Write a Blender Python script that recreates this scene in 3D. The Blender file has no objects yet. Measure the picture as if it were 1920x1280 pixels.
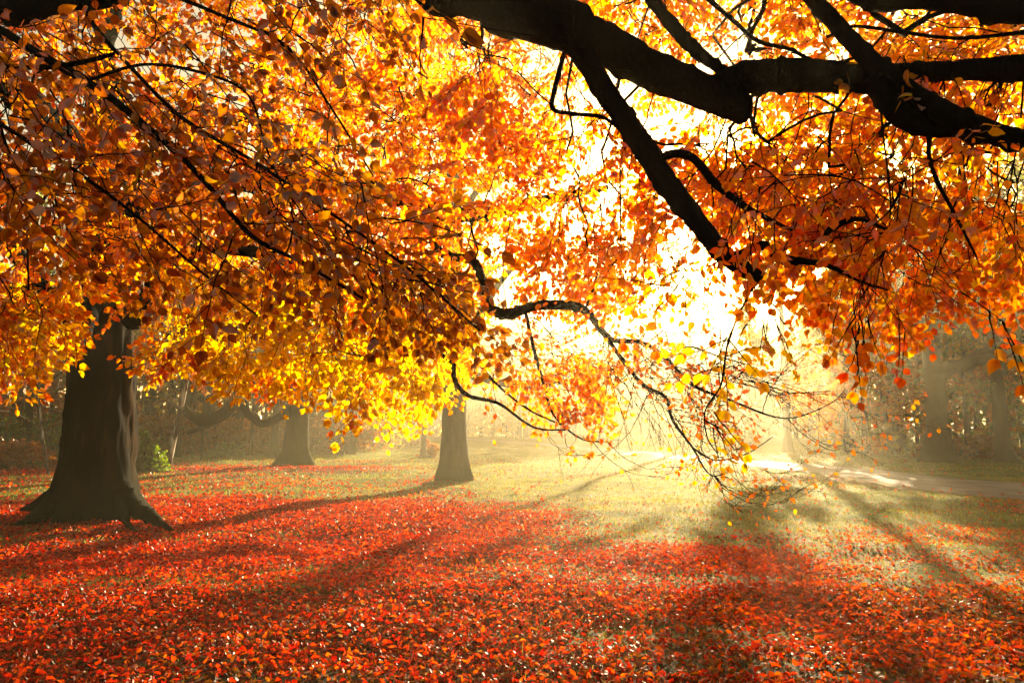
import bpy, math
import numpy as np
from mathutils import Vector

# ------------------------------------------------------------ camera, light
sc = bpy.context.scene
R = math.radians
CAM_H = 1.6
F = 1280.0                      # focal length in photograph pixels (24 mm on 36 mm)
PITCH = math.atan2(160, 1280)
cam_d = bpy.data.cameras.new('camera'); cam_d.lens = 24; cam_d.sensor_width = 36
cam_d.clip_start = 0.05; cam_d.clip_end = 3000
cam = bpy.data.objects.new('camera', cam_d); sc.collection.objects.link(cam)
cam.location = (0, 0, CAM_H); cam.rotation_euler = (R(90) + PITCH, 0, 0)
sc.camera = cam

SUN_EL, SUN_AZ = R(13.5), R(19.4)   # azimuth measured from +Y (view direction) to the right
sun_vec = Vector((math.sin(SUN_AZ) * math.cos(SUN_EL), math.cos(SUN_AZ) * math.cos(SUN_EL), math.sin(SUN_EL)))
w = bpy.data.worlds.new('World'); sc.world = w; w.use_nodes = True
nt = w.node_tree; nt.nodes.clear()
sky = nt.nodes.new('ShaderNodeTexSky'); sky.sky_type = 'NISHITA'; sky.sun_disc = False
sky.sun_elevation = SUN_EL; sky.sun_rotation = SUN_AZ; sky.dust_density = 4.0; sky.air_density = 1.0; sky.ozone_density = 0.6
wb = nt.nodes.new('ShaderNodeMix'); wb.data_type = 'RGBA'; wb.blend_type = 'MULTIPLY'; wb.inputs[0].default_value = 1.0
wb.inputs[7].default_value = (1.0, 0.76, 0.44, 1)
bg = nt.nodes.new('ShaderNodeBackground'); bg.inputs['Strength'].default_value = 0.055
wo = nt.nodes.new('ShaderNodeOutputWorld')
nt.links.new(sky.outputs[0], wb.inputs[6]); nt.links.new(wb.outputs[2], bg.inputs['Color']); nt.links.new(bg.outputs[0], wo.inputs[0])

sl = bpy.data.lights.new('sun', 'SUN'); sl.energy = 5.0; sl.angle = R(0.5); sl.color = (1.0, 0.80, 0.48)
so = bpy.data.objects.new('sun', sl); sc.collection.objects.link(so)
so.rotation_euler = sun_vec.to_track_quat('Z', 'Y').to_euler(); so.location = (10, 30, 20)

sc.view_settings.view_transform = 'Standard'; sc.view_settings.look = 'None'
sc.view_settings.gamma = 1; sc.view_settings.exposure = 2.5
cy = sc.cycles
cy.max_bounces = 7; cy.diffuse_bounces = 4; cy.transmission_bounces = 5; cy.glossy_bounces = 2
cy.volume_bounces = 0; cy.transparent_max_bounces = 4; cy.caustics_reflective = False; cy.caustics_refractive = False
cy.use_denoising = True; cy.sample_clamp_indirect = 6.0
HAZE_DENSITY = 0.0027
HAZE_G = 0.68

# ------------------------------------------------------------ helpers
rng = np.random.default_rng(11)
fu = np.array([0, math.cos(PITCH), math.sin(PITCH)]); uu = np.array([0, -math.sin(PITCH), math.cos(PITCH)])
def at(px, py, Y):
    """world point seen at a photograph pixel, Y metres ahead"""
    px = np.asarray(px, float); py = np.asarray(py, float); Y = np.asarray(Y, float)
    a = (px - 960) / F; b = (640 - py) / F
    dy = fu[1] + b * uu[1]; dz = fu[2] + b * uu[2]
    t = Y / dy
    return np.stack([a * t, Y + 0 * t, CAM_H + dz * t], -1)
def ground_at(px, py):
    a = (px - 960) / F; b = (640 - py) / F
    dy = fu[1] + b * uu[1]; dz = fu[2] + b * uu[2]
    t = -CAM_H / dz
    return np.array([a * t, dy * t, 0.0])

def _h(*k):
    n = np.zeros(np.shape(k[0]), np.uint64)
    for i, c in enumerate(k):
        n = (n ^ (c.astype(np.int64).astype(np.uint64) * np.uint64([73856093, 19349663, 83492791, 49979687][i]))) * np.uint64(2654435761)
        n ^= n >> np.uint64(15)
    return ((n >> np.uint64(8)) % np.uint64(65536)).astype(float) / 65535.0
def vnoise(p, scale, seed=0):
    """value noise 0..1, p (N,2) or (N,3)"""
    q = np.asarray(p, float) * scale
    i = np.floor(q); f = q - i; f = f * f * (3 - 2 * f)
    d = q.shape[-1]; out = 0
    s = np.full(q.shape[:-1], seed * 7 + 3)
    for c in range(2 ** d):
        o = [(c >> k) & 1 for k in range(d)]
        wgt = 1
        for k in range(d): wgt = wgt * (f[..., k] if o[k] else 1 - f[..., k])
        out = out + wgt * _h(*([i[..., k] + o[k] for k in range(d)] + [s]))
    return out
def fbm(p, scale, seed=0, oct=3):
    return sum(vnoise(p, scale * 2 ** k, seed + k) * 0.5 ** k for k in range(oct)) / sum(0.5 ** k for k in range(oct))
def unit(v): return v / np.maximum(np.linalg.norm(v, axis=-1, keepdims=True), 1e-9)
def sstep(a, b, x):
    t = np.clip((x - a) / (b - a), 0, 1); return t * t * (3 - 2 * t)

class MB:
    """collects vertices and faces, links them as one mesh object"""
    def __init__(s): s.v = []; s.f = []; s.n = 0; s.c = []
    def add(s, v, f, c=None):
        v = np.asarray(v, np.float32).reshape(-1, 3); f = np.asarray(f, np.int64)
        s.v.append(v); s.f.append(f + s.n); s.n += len(v)
        s.c.append(np.ones((len(v), 4), np.float32) if c is None else c)
    def build(s, name, mat, parent=None, smooth=True, colors=False):
        me = bpy.data.meshes.new(name)
        v = np.concatenate(s.v); me.vertices.add(len(v))
        if parent is not None: v = v - np.array(parent.location, np.float32)
        me.vertices.foreach_set('co', v.ravel())
        nl = sum(f.size for f in s.f); npoly = sum(len(f) for f in s.f)
        me.loops.add(nl); me.polygons.add(npoly)
        me.loops.foreach_set('vertex_index', np.concatenate([f.ravel() for f in s.f]).astype(np.int32))
        cnt = np.concatenate([np.full(len(f), f.shape[1]) for f in s.f])
        st = np.concatenate([[0], np.cumsum(cnt)[:-1]]).astype(np.int32)
        me.polygons.foreach_set('loop_start', st)
        me.polygons.foreach_set('use_smooth', np.full(npoly, smooth))
        if colors:
            a = me.color_attributes.new('Col', 'FLOAT_COLOR', 'POINT')
            a.data.foreach_set('color', np.concatenate(s.c).astype(np.float32).ravel())
        me.update(); me.validate()
        me.materials.append(mat)
        o = bpy.data.objects.new(name, me); sc.collection.objects.link(o)
        if parent is not None: o.parent = parent
        return o
def tag(o, label=None, cat=None, group=None, kind=None):
    for k, val in (('label', label), ('category', cat), ('group', group), ('kind', kind)):
        if val: o[k] = val
    return o
def thing(name, loc, label, cat, group=None):
    o = bpy.data.objects.new(name, None); sc.collection.objects.link(o)
    o.location = tuple(float(c) for c in loc); o.empty_display_size = 0.3
    return tag(o, label, cat, group)

def spline(P, n):
    """Catmull-Rom through rows of P (any width), n samples per span"""
    P = np.asarray(P, float); Q = np.vstack([2 * P[0] - P[1], P, 2 * P[-1] - P[-2]]); out = []
    t = (np.arange(n) / n)[:, None]
    for i in range(1, len(Q) - 2):
        a, b, c, d = Q[i - 1], Q[i], Q[i + 1], Q[i + 2]
        out.append(0.5 * (2 * b + (c - a) * t + (2 * a - 5 * b + 4 * c - d) * t ** 2 + (3 * b - a - 3 * c + d) * t ** 3))
    out.append(P[-1:]); return np.vstack(out)
def tubes(mb, P, Rr, sides, col=None):
    """P (N,K,3) polylines, Rr (N,K) radii -> tubes, all at once"""
    P = np.asarray(P, float); Rr = np.asarray(Rr, float); N, K, _ = P.shape
    T = np.empty_like(P); T[:, 1:-1] = P[:, 2:] - P[:, :-2]; T[:, 0] = P[:, 1] - P[:, 0]; T[:, -1] = P[:, -1] - P[:, -2]
    T = unit(T); U = np.empty_like(P)
    ref = np.where(np.abs(T[:, 0, 2:3]) < 0.9, np.array([[0, 0, 1.]]), np.array([[1., 0, 0]]))
    u = unit(np.cross(T[:, 0], ref)); U[:, 0] = u
    for k in range(1, K):
        u = unit(u - T[:, k] * np.sum(u * T[:, k], -1, keepdims=True)); U[:, k] = u
    W = np.cross(T, U); th = np.arange(sides) * 2 * math.pi / sides
    ring = P[:, :, None] + Rr[:, :, None, None] * (np.cos(th)[:, None] * U[:, :, None] + np.sin(th)[:, None] * W[:, :, None])
    base = (np.arange(N)[:, None, None] * K + np.arange(K - 1)[None, :, None]) * sides
    j = np.arange(sides)[None, None]; j2 = (j + 1) % sides
    f = np.stack([base + j, base + j2, base + sides + j2, base + sides + j], -1).reshape(-1, 4)
    mb.add(ring.reshape(-1, 3), f)
    return ring
def bough_mb(P, r, sides=14, rough=0.08, seed=0, cap=True):
    """one thick knobbly limb through world points P with radii r"""
    A = spline(np.hstack([P, np.asarray(r, float)[:, None]]), 12)
    mb = MB(); C, rr = A[:, :3], A[:, 3]
    L = np.concatenate([[0], np.cumsum(np.linalg.norm(np.diff(C, axis=0), axis=1))])
    C = C + (np.stack([vnoise(np.stack([L, L * 0 + k * 9.1], -1), 2.2, seed + k) for k in range(3)], -1) - 0.5) * rr[:, None] * 0.5
    tubes(mb, C[None], rr[None], sides)
    v = mb.v[0].reshape(len(C), sides, 3)
    d = v - C[:, None]; p = v.reshape(-1, 3)
    sc_ = 0.9 / max(float(rr.mean()), 0.02)
    k = 1 + (fbm(p, sc_, seed, 3) - 0.5) * 2 * rough * 2
    k = k + (vnoise(p, sc_ * 4.5, seed + 5) - .5) * rough * 1.6 + .35 * sstep(.70, .86, vnoise(p, sc_ * .9, seed + 8))
    v = C[:, None] + d * k.reshape(len(C), sides, 1); mb.v[0] = v.reshape(-1, 3).astype(np.float32)
    if cap:
        mb.f.append(np.array([[(len(C) - 1) * sides + j, (len(C) - 1) * sides + (j + 1) % sides, mb.n] for j in range(sides)]))
        mb.v.append((C[-1:] + unit(C[-1:] - C[-2:-1]) * rr[-1] * 0.25).astype(np.float32)); mb.c.append(np.ones((1, 4), np.float32)); mb.n += 1
    return mb, C, rr

# ------------------------------------------------------------ materials
def mat(name):
    m = bpy.data.materials.new(name); m.use_nodes = True; n = m.node_tree; n.nodes.clear()
    o = n.nodes.new('ShaderNodeOutputMaterial'); return m, n, o
def N_(n, t, **kw):
    x = n.nodes.new('ShaderNode' + t)
    for k, v_ in kw.items(): setattr(x, k, v_)
    return x
def ramp(n, fac, stops):
    r = N_(n, 'ValToRGB'); e = r.color_ramp.elements
    while len(e) < len(stops): e.new(0.5)
    for i, (p, c) in enumerate(stops): e[i].position = p; e[i].color = (*c, 1)
    n.links.new(fac, r.inputs[0]); return r.outputs[0]
def noise(n, vec, scale, detail=3, rough=0.6):
    x = N_(n, 'TexNoise'); x.inputs['Scale'].default_value = scale; x.inputs['Detail'].default_value = detail
    x.inputs['Roughness'].default_value = rough
    if vec is not None: n.links.new(vec, x.inputs['Vector'])
    return x.outputs[0]

def leaf_material(name, trans=0.6, gloss=0.10, rough=0.38, tsat=1.25, refl=.7):
    m, n, o = mat(name)
    a = N_(n, 'Attribute', attribute_name='Col')
    pos = N_(n, 'NewGeometry').outputs['Position']
    ns = noise(n, pos, 45, 2)
    mm = N_(n, 'Mix', data_type='RGBA', blend_type='MULTIPLY'); mm.inputs[0].default_value = 0.8
    n.links.new(a.outputs['Color'], mm.inputs[6])
    n.links.new(ramp(n, ns, [(0.3, (0.62, 0.5, 0.42)), (0.62, (1.05, 1.08, 1.1))]), mm.inputs[7])
    col = mm.outputs[2]
    hs = N_(n, 'HueSaturation'); hs.inputs['Saturation'].default_value = tsat; hs.inputs['Value'].default_value = 1.15
    n.links.new(col, hs.inputs['Color'])
    di = N_(n, 'BsdfDiffuse'); hd = N_(n, 'HueSaturation'); hd.inputs['Value'].default_value = refl; hd.inputs['Saturation'].default_value = 1.15; n.links.new(col, hd.inputs['Color']); n.links.new(hd.outputs[0], di.inputs[0])
    tr = N_(n, 'BsdfTranslucent'); n.links.new(hs.outputs[0], tr.inputs[0])
    mx = N_(n, 'MixShader'); mx.inputs[0].default_value = trans
    n.links.new(di.outputs[0], mx.inputs[1]); n.links.new(tr.outputs[0], mx.inputs[2])
    gl = N_(n, 'BsdfGlossy'); gl.inputs['Roughness'].default_value = rough; gl.inputs['Color'].default_value = (0.9, 0.88, 0.85, 1)
    fr = N_(n, 'Fresnel'); fr.inputs['IOR'].default_value = 1.42
    ml = N_(n, 'Math', operation='MULTIPLY'); ml.inputs[1].default_value = gloss * 10
    n.links.new(fr.outputs[0], ml.inputs[0])
    mc = N_(n, 'Math', operation='MINIMUM'); mc.inputs[1].default_value = 0.55; n.links.new(ml.outputs[0], mc.inputs[0])
    mg = N_(n, 'MixShader'); n.links.new(mc.outputs[0], mg.inputs[0])
    n.links.new(mx.outputs[0], mg.inputs[1]); n.links.new(gl.outputs[0], mg.inputs[2])
    n.links.new(mg.outputs[0], o.inputs[0])
    return m
def bark_material(name, dark, light, moss=None, moss_h=1.2, scale=6, bump=0.5, patches=None):
    m, n, o = mat(name)
    tc = N_(n, 'NewGeometry').outputs['Position']
    mp = N_(n, 'Mapping'); mp.inputs['Scale'].default_value = (1, 1, 0.22); n.links.new(tc, mp.inputs[0])
    n1 = noise(n, mp.outputs[0], scale, 6, 0.68); n2 = noise(n, tc, scale * 0.35, 3)
    c = ramp(n, n1, [(0.32, dark), (0.68, light)])
    if patches:
        mx = N_(n, 'Mix', data_type='RGBA'); n.links.new(ramp(n, noise(n, mp.outputs[0], scale * 0.5, 3), [(0.5, (0, 0, 0)), (0.6, (1, 1, 1))]), mx.inputs[0])
        n.links.new(c, mx.inputs[6]); mx.inputs[7].default_value = (*patches, 1); c = mx.outputs[2]
    if moss:
        sx = N_(n, 'SeparateXYZ'); n.links.new(tc, sx.inputs[0])
        mr = N_(n, 'MapRange'); mr.inputs['From Min'].default_value = moss_h; mr.inputs['From Max'].default_value = 0.0
        n.links.new(sx.outputs[2], mr.inputs[0])
        ml = N_(n, 'Math', operation='MULTIPLY'); n.links.new(mr.outputs[0], ml.inputs[0]); n.links.new(n2, ml.inputs[1])
        ms = N_(n, 'Math', operation='MULTIPLY', use_clamp=True); ms.inputs[1].default_value = 1.7; n.links.new(ml.outputs[0], ms.inputs[0])
        mx = N_(n, 'Mix', data_type='RGBA'); n.links.new(ms.outputs[0], mx.inputs[0]); n.links.new(c, mx.inputs[6]); mx.inputs[7].default_value = (*moss, 1); c = mx.outputs[2]
    b = N_(n, 'BsdfPrincipled'); b.inputs['Roughness'].default_value = 0.95; b.inputs['Specular IOR Level'].default_value = 0.04
    n.links.new(c, b.inputs['Base Color'])
    bp = N_(n, 'Bump'); bp.inputs['Strength'].default_value = bump; bp.inputs['Distance'].default_value = 0.04
    n.links.new(n1, bp.inputs['Height']); n.links.new(bp.outputs[0], b.inputs['Normal'])
    n.links.new(b.outputs[0], o.inputs[0]); return m

M_leaf = leaf_material('beech_leaves', 0.86, refl=.35, gloss=0.012, rough=0.5)
M_litter = leaf_material('fallen_leaf', 0.55, gloss=0.0035, rough=0.40, tsat=1.25)
M_grass = leaf_material('grass_blade', 0.5, gloss=0.01, rough=.5, tsat=1.05)
M_far = leaf_material('woodland_leaves', 0.6, gloss=0.01)
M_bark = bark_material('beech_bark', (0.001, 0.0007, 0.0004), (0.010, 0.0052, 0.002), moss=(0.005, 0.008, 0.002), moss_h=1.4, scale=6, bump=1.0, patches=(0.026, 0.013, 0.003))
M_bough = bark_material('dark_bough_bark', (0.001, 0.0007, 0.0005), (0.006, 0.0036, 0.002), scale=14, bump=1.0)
M_bark_far = bark_material('woodland_bark', (0.005, 0.004, 0.002), (0.045, 0.032, 0.010), moss=(0.035, 0.042, 0.010), moss_h=1.2, scale=9, bump=1.0)
M_bark_grey = bark_material('grey_bark', (0.08, 0.07, 0.06), (0.25, 0.23, 0.20), scale=5)
M_birch = bark_material('birch_bark', (0.05, 0.04, 0.035), (0.14, 0.11, 0.09), scale=7, patches=(0.55, 0.50, 0.44))
M_twig = bark_material('twig_bark', (0.03, 0.02, 0.012), (0.07, 0.045, 0.028), scale=20, bump=0.1)

# palettes: rows of linear colours
PAL = dict(
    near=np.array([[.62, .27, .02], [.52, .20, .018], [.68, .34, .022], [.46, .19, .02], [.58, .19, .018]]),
    amber=np.array([[.86, .50, .02], [.85, .40, .018], [.87, .58, .025], [.83, .32, .015], [.88, .68, .03]]),
    yellow=np.array([[.88, .72, .03], [.88, .62, .025], [.88, .80, .05], [.86, .48, .02]]),
    orange=np.array([[.85, .36, .015], [.84, .28, .014], [.86, .46, .02], [.80, .19, .012], [.87, .56, .025]]),
    red=np.array([[.80, .15, .012], [.84, .22, .014], [.74, .10, .010], [.85, .32, .016]]),
    coral=np.array([[.86, .32, .04], [.84, .24, .04], [.87, .42, .05], [.84, .28, .07]]),
    green=np.array([[.12, .19, .025], [.17, .23, .025], [.08, .14, .02], [.30, .30, .03]]),
    olive=np.array([[.30, .26, .035], [.40, .28, .035], [.20, .22, .03], [.50, .30, .03]]),
    rust=np.array([[.42, .15, .03], [.34, .11, .025], [.50, .20, .035], [.28, .12, .03]]),
    litter=np.array([[.66, .055, .010], [.58, .035, .010], [.74, .11, .012], [.48, .03, .012], [.78, .18, .02], [.26, .03, .012], [.74, .09, .012], [.20, .05, .02], [.62, .05, .010], [.44, .02, .010]]),
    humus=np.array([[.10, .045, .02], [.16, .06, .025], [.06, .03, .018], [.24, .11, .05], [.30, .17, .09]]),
    grass=np.array([[.22, .26, .03], [.32, .32, .04], [.16, .20, .025], [.45, .38, .07], [.28, .27, .04]]),
)

for k_, f_ in (('amber', .76), ('orange', .80), ('yellow', .86), ('near', .85)): PAL[k_][:, 1] *= f_
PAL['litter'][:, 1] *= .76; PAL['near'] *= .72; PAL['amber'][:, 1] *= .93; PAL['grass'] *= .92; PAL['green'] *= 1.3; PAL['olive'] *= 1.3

# ------------------------------------------------------------ leaves
def leaf_template(hi):
    if hi:
        t = np.array([.12, .32, .56, .8]); wd = np.array([.22, .36, .35, .20])
        v = [[0, 0, 0]]
        for a, b in zip(t, wd): v += [[a, -b, .09], [a, 0, 0], [a, b, .09]]
        v += [[1.05, 0, 0]]; v = np.array(v); v[:, 2] -= .16 * v[:, 0] ** 2
        q = []
        for r in range(3):
            i = 1 + 3 * r; q += [[i, i + 1, i + 4, i + 3], [i + 1, i + 2, i + 5, i + 4]]
        tri = [[0, 2, 1], [0, 3, 2], [10, 11, 13], [11, 12, 13]]
        return v, [np.array(q), np.array(tri)]
    v = np.array([[0, 0, 0], [.28, -.33, .07], [.68, -.30, .0], [1.03, 0, -.12], [.68, .30, .0], [.28, .33, .07]])
    return v, [np.array([[0, 3, 2, 1], [0, 5, 4, 3]])]
LT = {True: leaf_template(True), False: leaf_template(False)}
def add_leaves(mb, pos, d, nrm, size, col, hi, curl=(-.6, 2.2)):
    """pos,d,nrm (N,3); size (N,), col (N,3)"""
    v, fs = LT[hi]; N = len(pos)
    d = unit(d); s = unit(np.cross(nrm, d)); nn = np.cross(d, s)
    V = pos[:, None] + size[:, None, None] * (v[None, :, :1] * d[:, None] + v[None, :, 1:2] * s[:, None] * rng.uniform(.8, 1.15, (N, 1, 1)) + v[None, :, 2:] * nn[:, None] * rng.uniform(*curl, (N, 1, 1)))
    C = np.ones((N, len(v), 4), np.float32); C[:, :, :3] = col[:, None]
    base = np.arange(N) * len(v)
    for k, f in enumerate(fs):
        F_ = (base[:, None, None] + f[None]).reshape(-1, f.shape[1])
        if k == 0: mb.add(V.reshape(-1, 3), F_, C.reshape(-1, 4)); n0 = mb.n - N * len(v)
        else: mb.f.append(F_ + n0)

def make_spray(L, nside, step, seed, bare=0.0):
    """a beech spray in its own plane: x along, y across, z normal. Returns twig polylines and leaf frames"""
    r = np.random.default_rng(seed); tw = []; lp = []; ld = []; ln = []
    def axis(p0, ang, length, lvl):
        n = max(3, int(length / step)); pts = [p0]; a = ang; p = p0
        for i in range(n):
            a += r.normal(0, .10) + (.13 if i % 2 else -.13)
            p = p + np.array([math.cos(a), math.sin(a), r.normal(0, .06) - .10 * (i / n)]) * (length / n); pts.append(p)
            if r.random() > bare and (lvl or i > 0):
                sd = 1 if i % 2 else -1
                la = a + sd * r.uniform(.55, 1.1)
                lp.append(p); ld.append([math.cos(la), math.sin(la), r.normal(-.25, .3)])
                ln.append(np.array([r.normal(0, .38), r.normal(0, .38), 1]))
            if lvl == 0 and 0 < i < n - 1 and r.random() < nside / n:
                axis(p, a + (1 if i % 2 else -1) * r.uniform(.5, .9), length * r.uniform(.28, .55) * (1 - .4 * i / n), 1)
        if r.random() > bare: lp.append(p); ld.append([math.cos(a), math.sin(a), -.3]); ln.append(np.array([r.normal(0, .3), r.normal(0, .3), 1]))
        k = 6; q = np.array(pts); s = np.linspace(0, len(q) - 1, k)
        tw.append((np.stack([np.interp(s, np.arange(len(q)), q[:, c]) for c in range(3)], -1), (.0042 if lvl == 0 else .0022) * np.linspace(1, .3, k)))
    axis(np.zeros(3), 0, L, 0)
    return (np.array([t[0] for t in tw]), np.array([t[1] for t in tw]), np.array(lp), np.array(ld), np.array(ln))
SPRAYS = [make_spray(.62, 7, .045, s) for s in range(8)]
SPRAYS_MED = [make_spray(.42, 3, .05, s + 20) for s in range(8)]
SPRAYS_SMALL = [make_spray(.24, 0, .045, s + 30) for s in range(6)]
SPRAYS_SPARSE = [make_spray(.75, 6, .06, s + 50, .60) for s in range(6)]
SPRAYS_BARE = [make_spray(.85, 9, .05, s + 90, .94) for s in range(6)]

def place_sprays(lmb, tmb, base, dirs, scale, pal, leaf, hi, kinds=SPRAYS, pal_noise=None, ups=None, bright=None, twigs=True, tw_r=1.0, droop=0.0):
    """copies sprays onto bases (N,3) heading dirs (N,3)"""
    n = len(base); which = rng.integers(0, len(kinds), n)
    d = unit(dirs); up = (np.array([0, 0, 1.]) if ups is None else np.array(ups)) + rng.normal(0, .45, (n, 3))
    y = unit(np.cross(up, d)); z = np.cross(d, y)
    P = PAL[pal] if isinstance(pal, str) else pal
    shift = pal_noise if pal_noise is not None else fbm(base, .9, 5, 2)
    for k, (TP, TR, lp, ld, ln) in enumerate(kinds):
        i = np.where(which == k)[0]
        if not len(i): continue
        M = np.stack([d[i], y[i], z[i]], 1)                    # rows: local axes
        S = scale[i][:, None, None]
        if len(lp):
            pos = np.einsum('lk,nkc->nlc', lp, M) * S + base[i][:, None]
            if droop: pos[..., 2] -= droop * (np.linalg.norm(lp, axis=1)[None] * scale[i][:, None]) ** 2
            D = np.einsum('lk,nkc->nlc', ld, M); D[..., 2] -= .35
            Nn = np.einsum('lk,nkc->nlc', ln, M) + rng.normal(0, .35, (len(i), len(lp), 3))
            m = len(i) * len(lp)
            # colour: neighbours on a spray are alike
            sel = np.clip((shift[i][:, None] * 1.5 - .25 + rng.normal(0, .17, (len(i), len(lp)))) * len(P), 0, len(P) - 1e-3).astype(int)
            col = P[sel] * rng.uniform(.75, 1.12, (len(i), len(lp), 1))
            col[..., 1] *= rng.uniform(.8, 1.2, col.shape[:2])
            if bright is not None: col = col * bright[i][:, None, None]
            sz = leaf * rng.uniform(.6, 1.15, m)
            add_leaves(lmb, pos.reshape(-1, 3), D.reshape(-1, 3), Nn.reshape(-1, 3), sz, np.clip(col.reshape(-1, 3), 0, .93), hi)
        if twigs:
            tp = np.einsum('tpk,nkc->ntpc', TP, M) * scale[i][:, None, None, None] + base[i][:, None, None]
            if droop: tp[..., 2] -= droop * (np.linalg.norm(TP, axis=2)[None] * scale[i][:, None, None]) ** 2
            tubes(tmb, tp.reshape(-1, TP.shape[1], 3), np.tile(TR[None] * tw_r, (len(i), 1, 1)).reshape(-1, TP.shape[1]), 3)

def connect(tmb, nodes, rads, targets, r_tip=.005, kmax=.035, sides=5, sag=.12, batch=12, gain=1.0):
    """grow branches from existing limb nodes to every target; returns direction of arrival at each target"""
    order = np.argsort(((targets[:, None, ::1] - nodes[None, ::max(1, len(nodes) // 60)]) ** 2).sum(-1).min(1))
    NP = [np.asarray(nodes, float)]; par = [-1] * len(nodes); own = list(rads); cnt = [0] * len(nodes)
    allp = NP[0]; arrive = np.zeros((len(targets), 3)); segs = []
    K = 6
    for b in range(0, len(order), batch):
        idx = order[b:b + batch]; T = targets[idx]
        dist = ((T[:, None] - allp[None]) ** 2).sum(-1); near = dist.argmin(1); newp = []
        for t, j, a in zip(idx, near, T):
            p0 = allp[j]; v = a - p0; L = np.linalg.norm(v) + 1e-6
            s = np.linspace(0, 1, K)[:, None]
            bow = np.array([rng.normal(0, .10), rng.normal(0, .10), sag + rng.normal(0, .06)]) * L
            path = p0 + v * s + bow * (4 * s * (1 - s))
            path[1:-1] += rng.normal(0, .02 * L, (K - 2, 3))
            chain = [j]
            for q in path[1:]:
                newp.append(q); par.append(chain[-1]); cnt.append(0); own.append(None); chain.append(len(par) - 1)
            segs.append(chain); arrive[t] = path[-1] - path[-2]
        allp = np.vstack([allp, np.array(newp)])
    for ch in segs:
        k = ch[-1]
        while k >= 0 and own[k] is None: cnt[k] += 1; k = par[k]
    rr = np.array([own[k] if own[k] is not None else min(kmax, gain * r_tip * max(cnt[k], 1) ** .42) for k in range(len(par))])
    P = np.array([allp[c] for c in segs]); Rr = np.array([[rr[k] for k in c] for c in segs])
    Rr[:, 0] = np.minimum(Rr[:, 0], Rr[:, 1] * 1.25)
    tubes(tmb, P, Rr, sides)
    return unit(arrive)

def in_poly(x, y, poly):
    poly = np.asarray(poly, float); ins = np.zeros(len(x), bool); j = len(poly) - 1
    for i in range(len(poly)):
        xi, yi = poly[i]; xj, yj = poly[j]
        c = ((yi > y) != (yj > y)) & (x < (xj - xi) * (y - yi) / (yj - yi + 1e-9) + xi)
        ins ^= c; j = i
    return ins
def cloud(poly, Y0, Y1, n, clump=0.0, cs=1.3, seed=0):
    """n points in the solid seen through the polygon between Y0 and Y1 metres ahead"""
    poly = np.asarray(poly, float); out = []; tot = 0
    while tot < n:
        x = rng.uniform(poly[:, 0].min(), poly[:, 0].max(), n * 4); y = rng.uniform(poly[:, 1].min(), poly[:, 1].max(), n * 4)
        k = in_poly(x, y, poly); x = x[k]; y = y[k]
        p = at(x, y, Y0 + (Y1 - Y0) * rng.random(len(x)))
        if clump: p = p[fbm(p, cs, seed, 2) + rng.normal(0, .06, len(p)) > clump]
        out.append(p); tot += len(p)
    return np.vstack(out)[:n]

# ------------------------------------------------------------ ground
ROAD = np.array([[23, 8.5, 27.5, 13.0], [11.4, 15.2, 14.9, 19.6], [10.9, 22.5, 13.6, 25.8], [9.6, 28.5, 11.9, 32], [8.2, 33.6, 9.9, 37.6], [5.6, 45, 7.2, 50], [1.9, 62, 3.0, 69], [-6.3, 86, -6.0, 95], [-22, 110, -21, 120]])
RE = spline(ROAD, 12); RC = (RE[:, :2] + RE[:, 2:]) / 2; RH = np.linalg.norm(RE[:, :2] - RE[:, 2:], axis=1) / 2
TREES = []                                            # (x, y, radius) mounds
def road_dist(p):
    d = np.full(len(p), 1e9)
    for c, h in zip(RC, RH): d = np.minimum(d, np.linalg.norm(p - c, axis=1) - h)
    return d
def height(p):
    p = np.asarray(p, float)[:, :2]
    h = (fbm(p, .35, 1, 3) - .5) * .22 + (fbm(p, 1.6, 7, 2) - .5) * .07
    h = h * sstep(-.3, 2.2, road_dist(p))
    for x, y, r in TREES:
        q = np.hypot(p[:, 0] - x, p[:, 1] - y); h = h + .12 * np.exp(-(q / (2.2 * r)) ** 2)
    return h
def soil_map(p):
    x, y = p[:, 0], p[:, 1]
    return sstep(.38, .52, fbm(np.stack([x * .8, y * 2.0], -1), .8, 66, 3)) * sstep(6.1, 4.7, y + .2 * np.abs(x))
def leafiness(p):
    """how thickly fallen leaves cover the ground, 0..1 (a drift map)"""
    p = np.asarray(p, float)[:, :2]; x, y = p[:, 0], p[:, 1]
    edge = 16.0 - np.maximum(x + 2.0, 0) * 1.55 + np.maximum(x - 4.0, 0) * 1.2
    a = sstep(3.6, -3.0, y - edge + (fbm(p, .33, 21, 3) - .5) * 7)
    a = np.maximum(a, .95 * sstep(3.2, .5, np.abs(y - 27 - (fbm(p, .15, 3, 2) - .5) * 5)) * sstep(-2, -7, x))
    a = np.maximum(a, .45 * sstep(.45, .7, fbm(p, .22, 33, 3)) * sstep(40, 16, y))
    hole = sstep(.55, .66, fbm(np.stack([x * .8, y * 1.3], -1), .42, 44, 3)) * sstep(-1, 3, x) * .9      # bare, grassy patches to the right
    worn = sstep(.6, .7, fbm(np.stack([x * .5, y * 1.6], -1), .5, 52, 3)) * .6
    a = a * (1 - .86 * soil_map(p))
    return np.clip(a * (1 - hole) * (1 - worn) + .05, 0, 1)

big_base = ground_at(178, 975)
tree_px = dict(big=(178, 975, .7), center=(852, 903, .45), second=(555, 872, .55))
for k, (a, b, r) in tree_px.items():
    g = ground_at(a, b); TREES.append((g[0], g[1], r))

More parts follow.
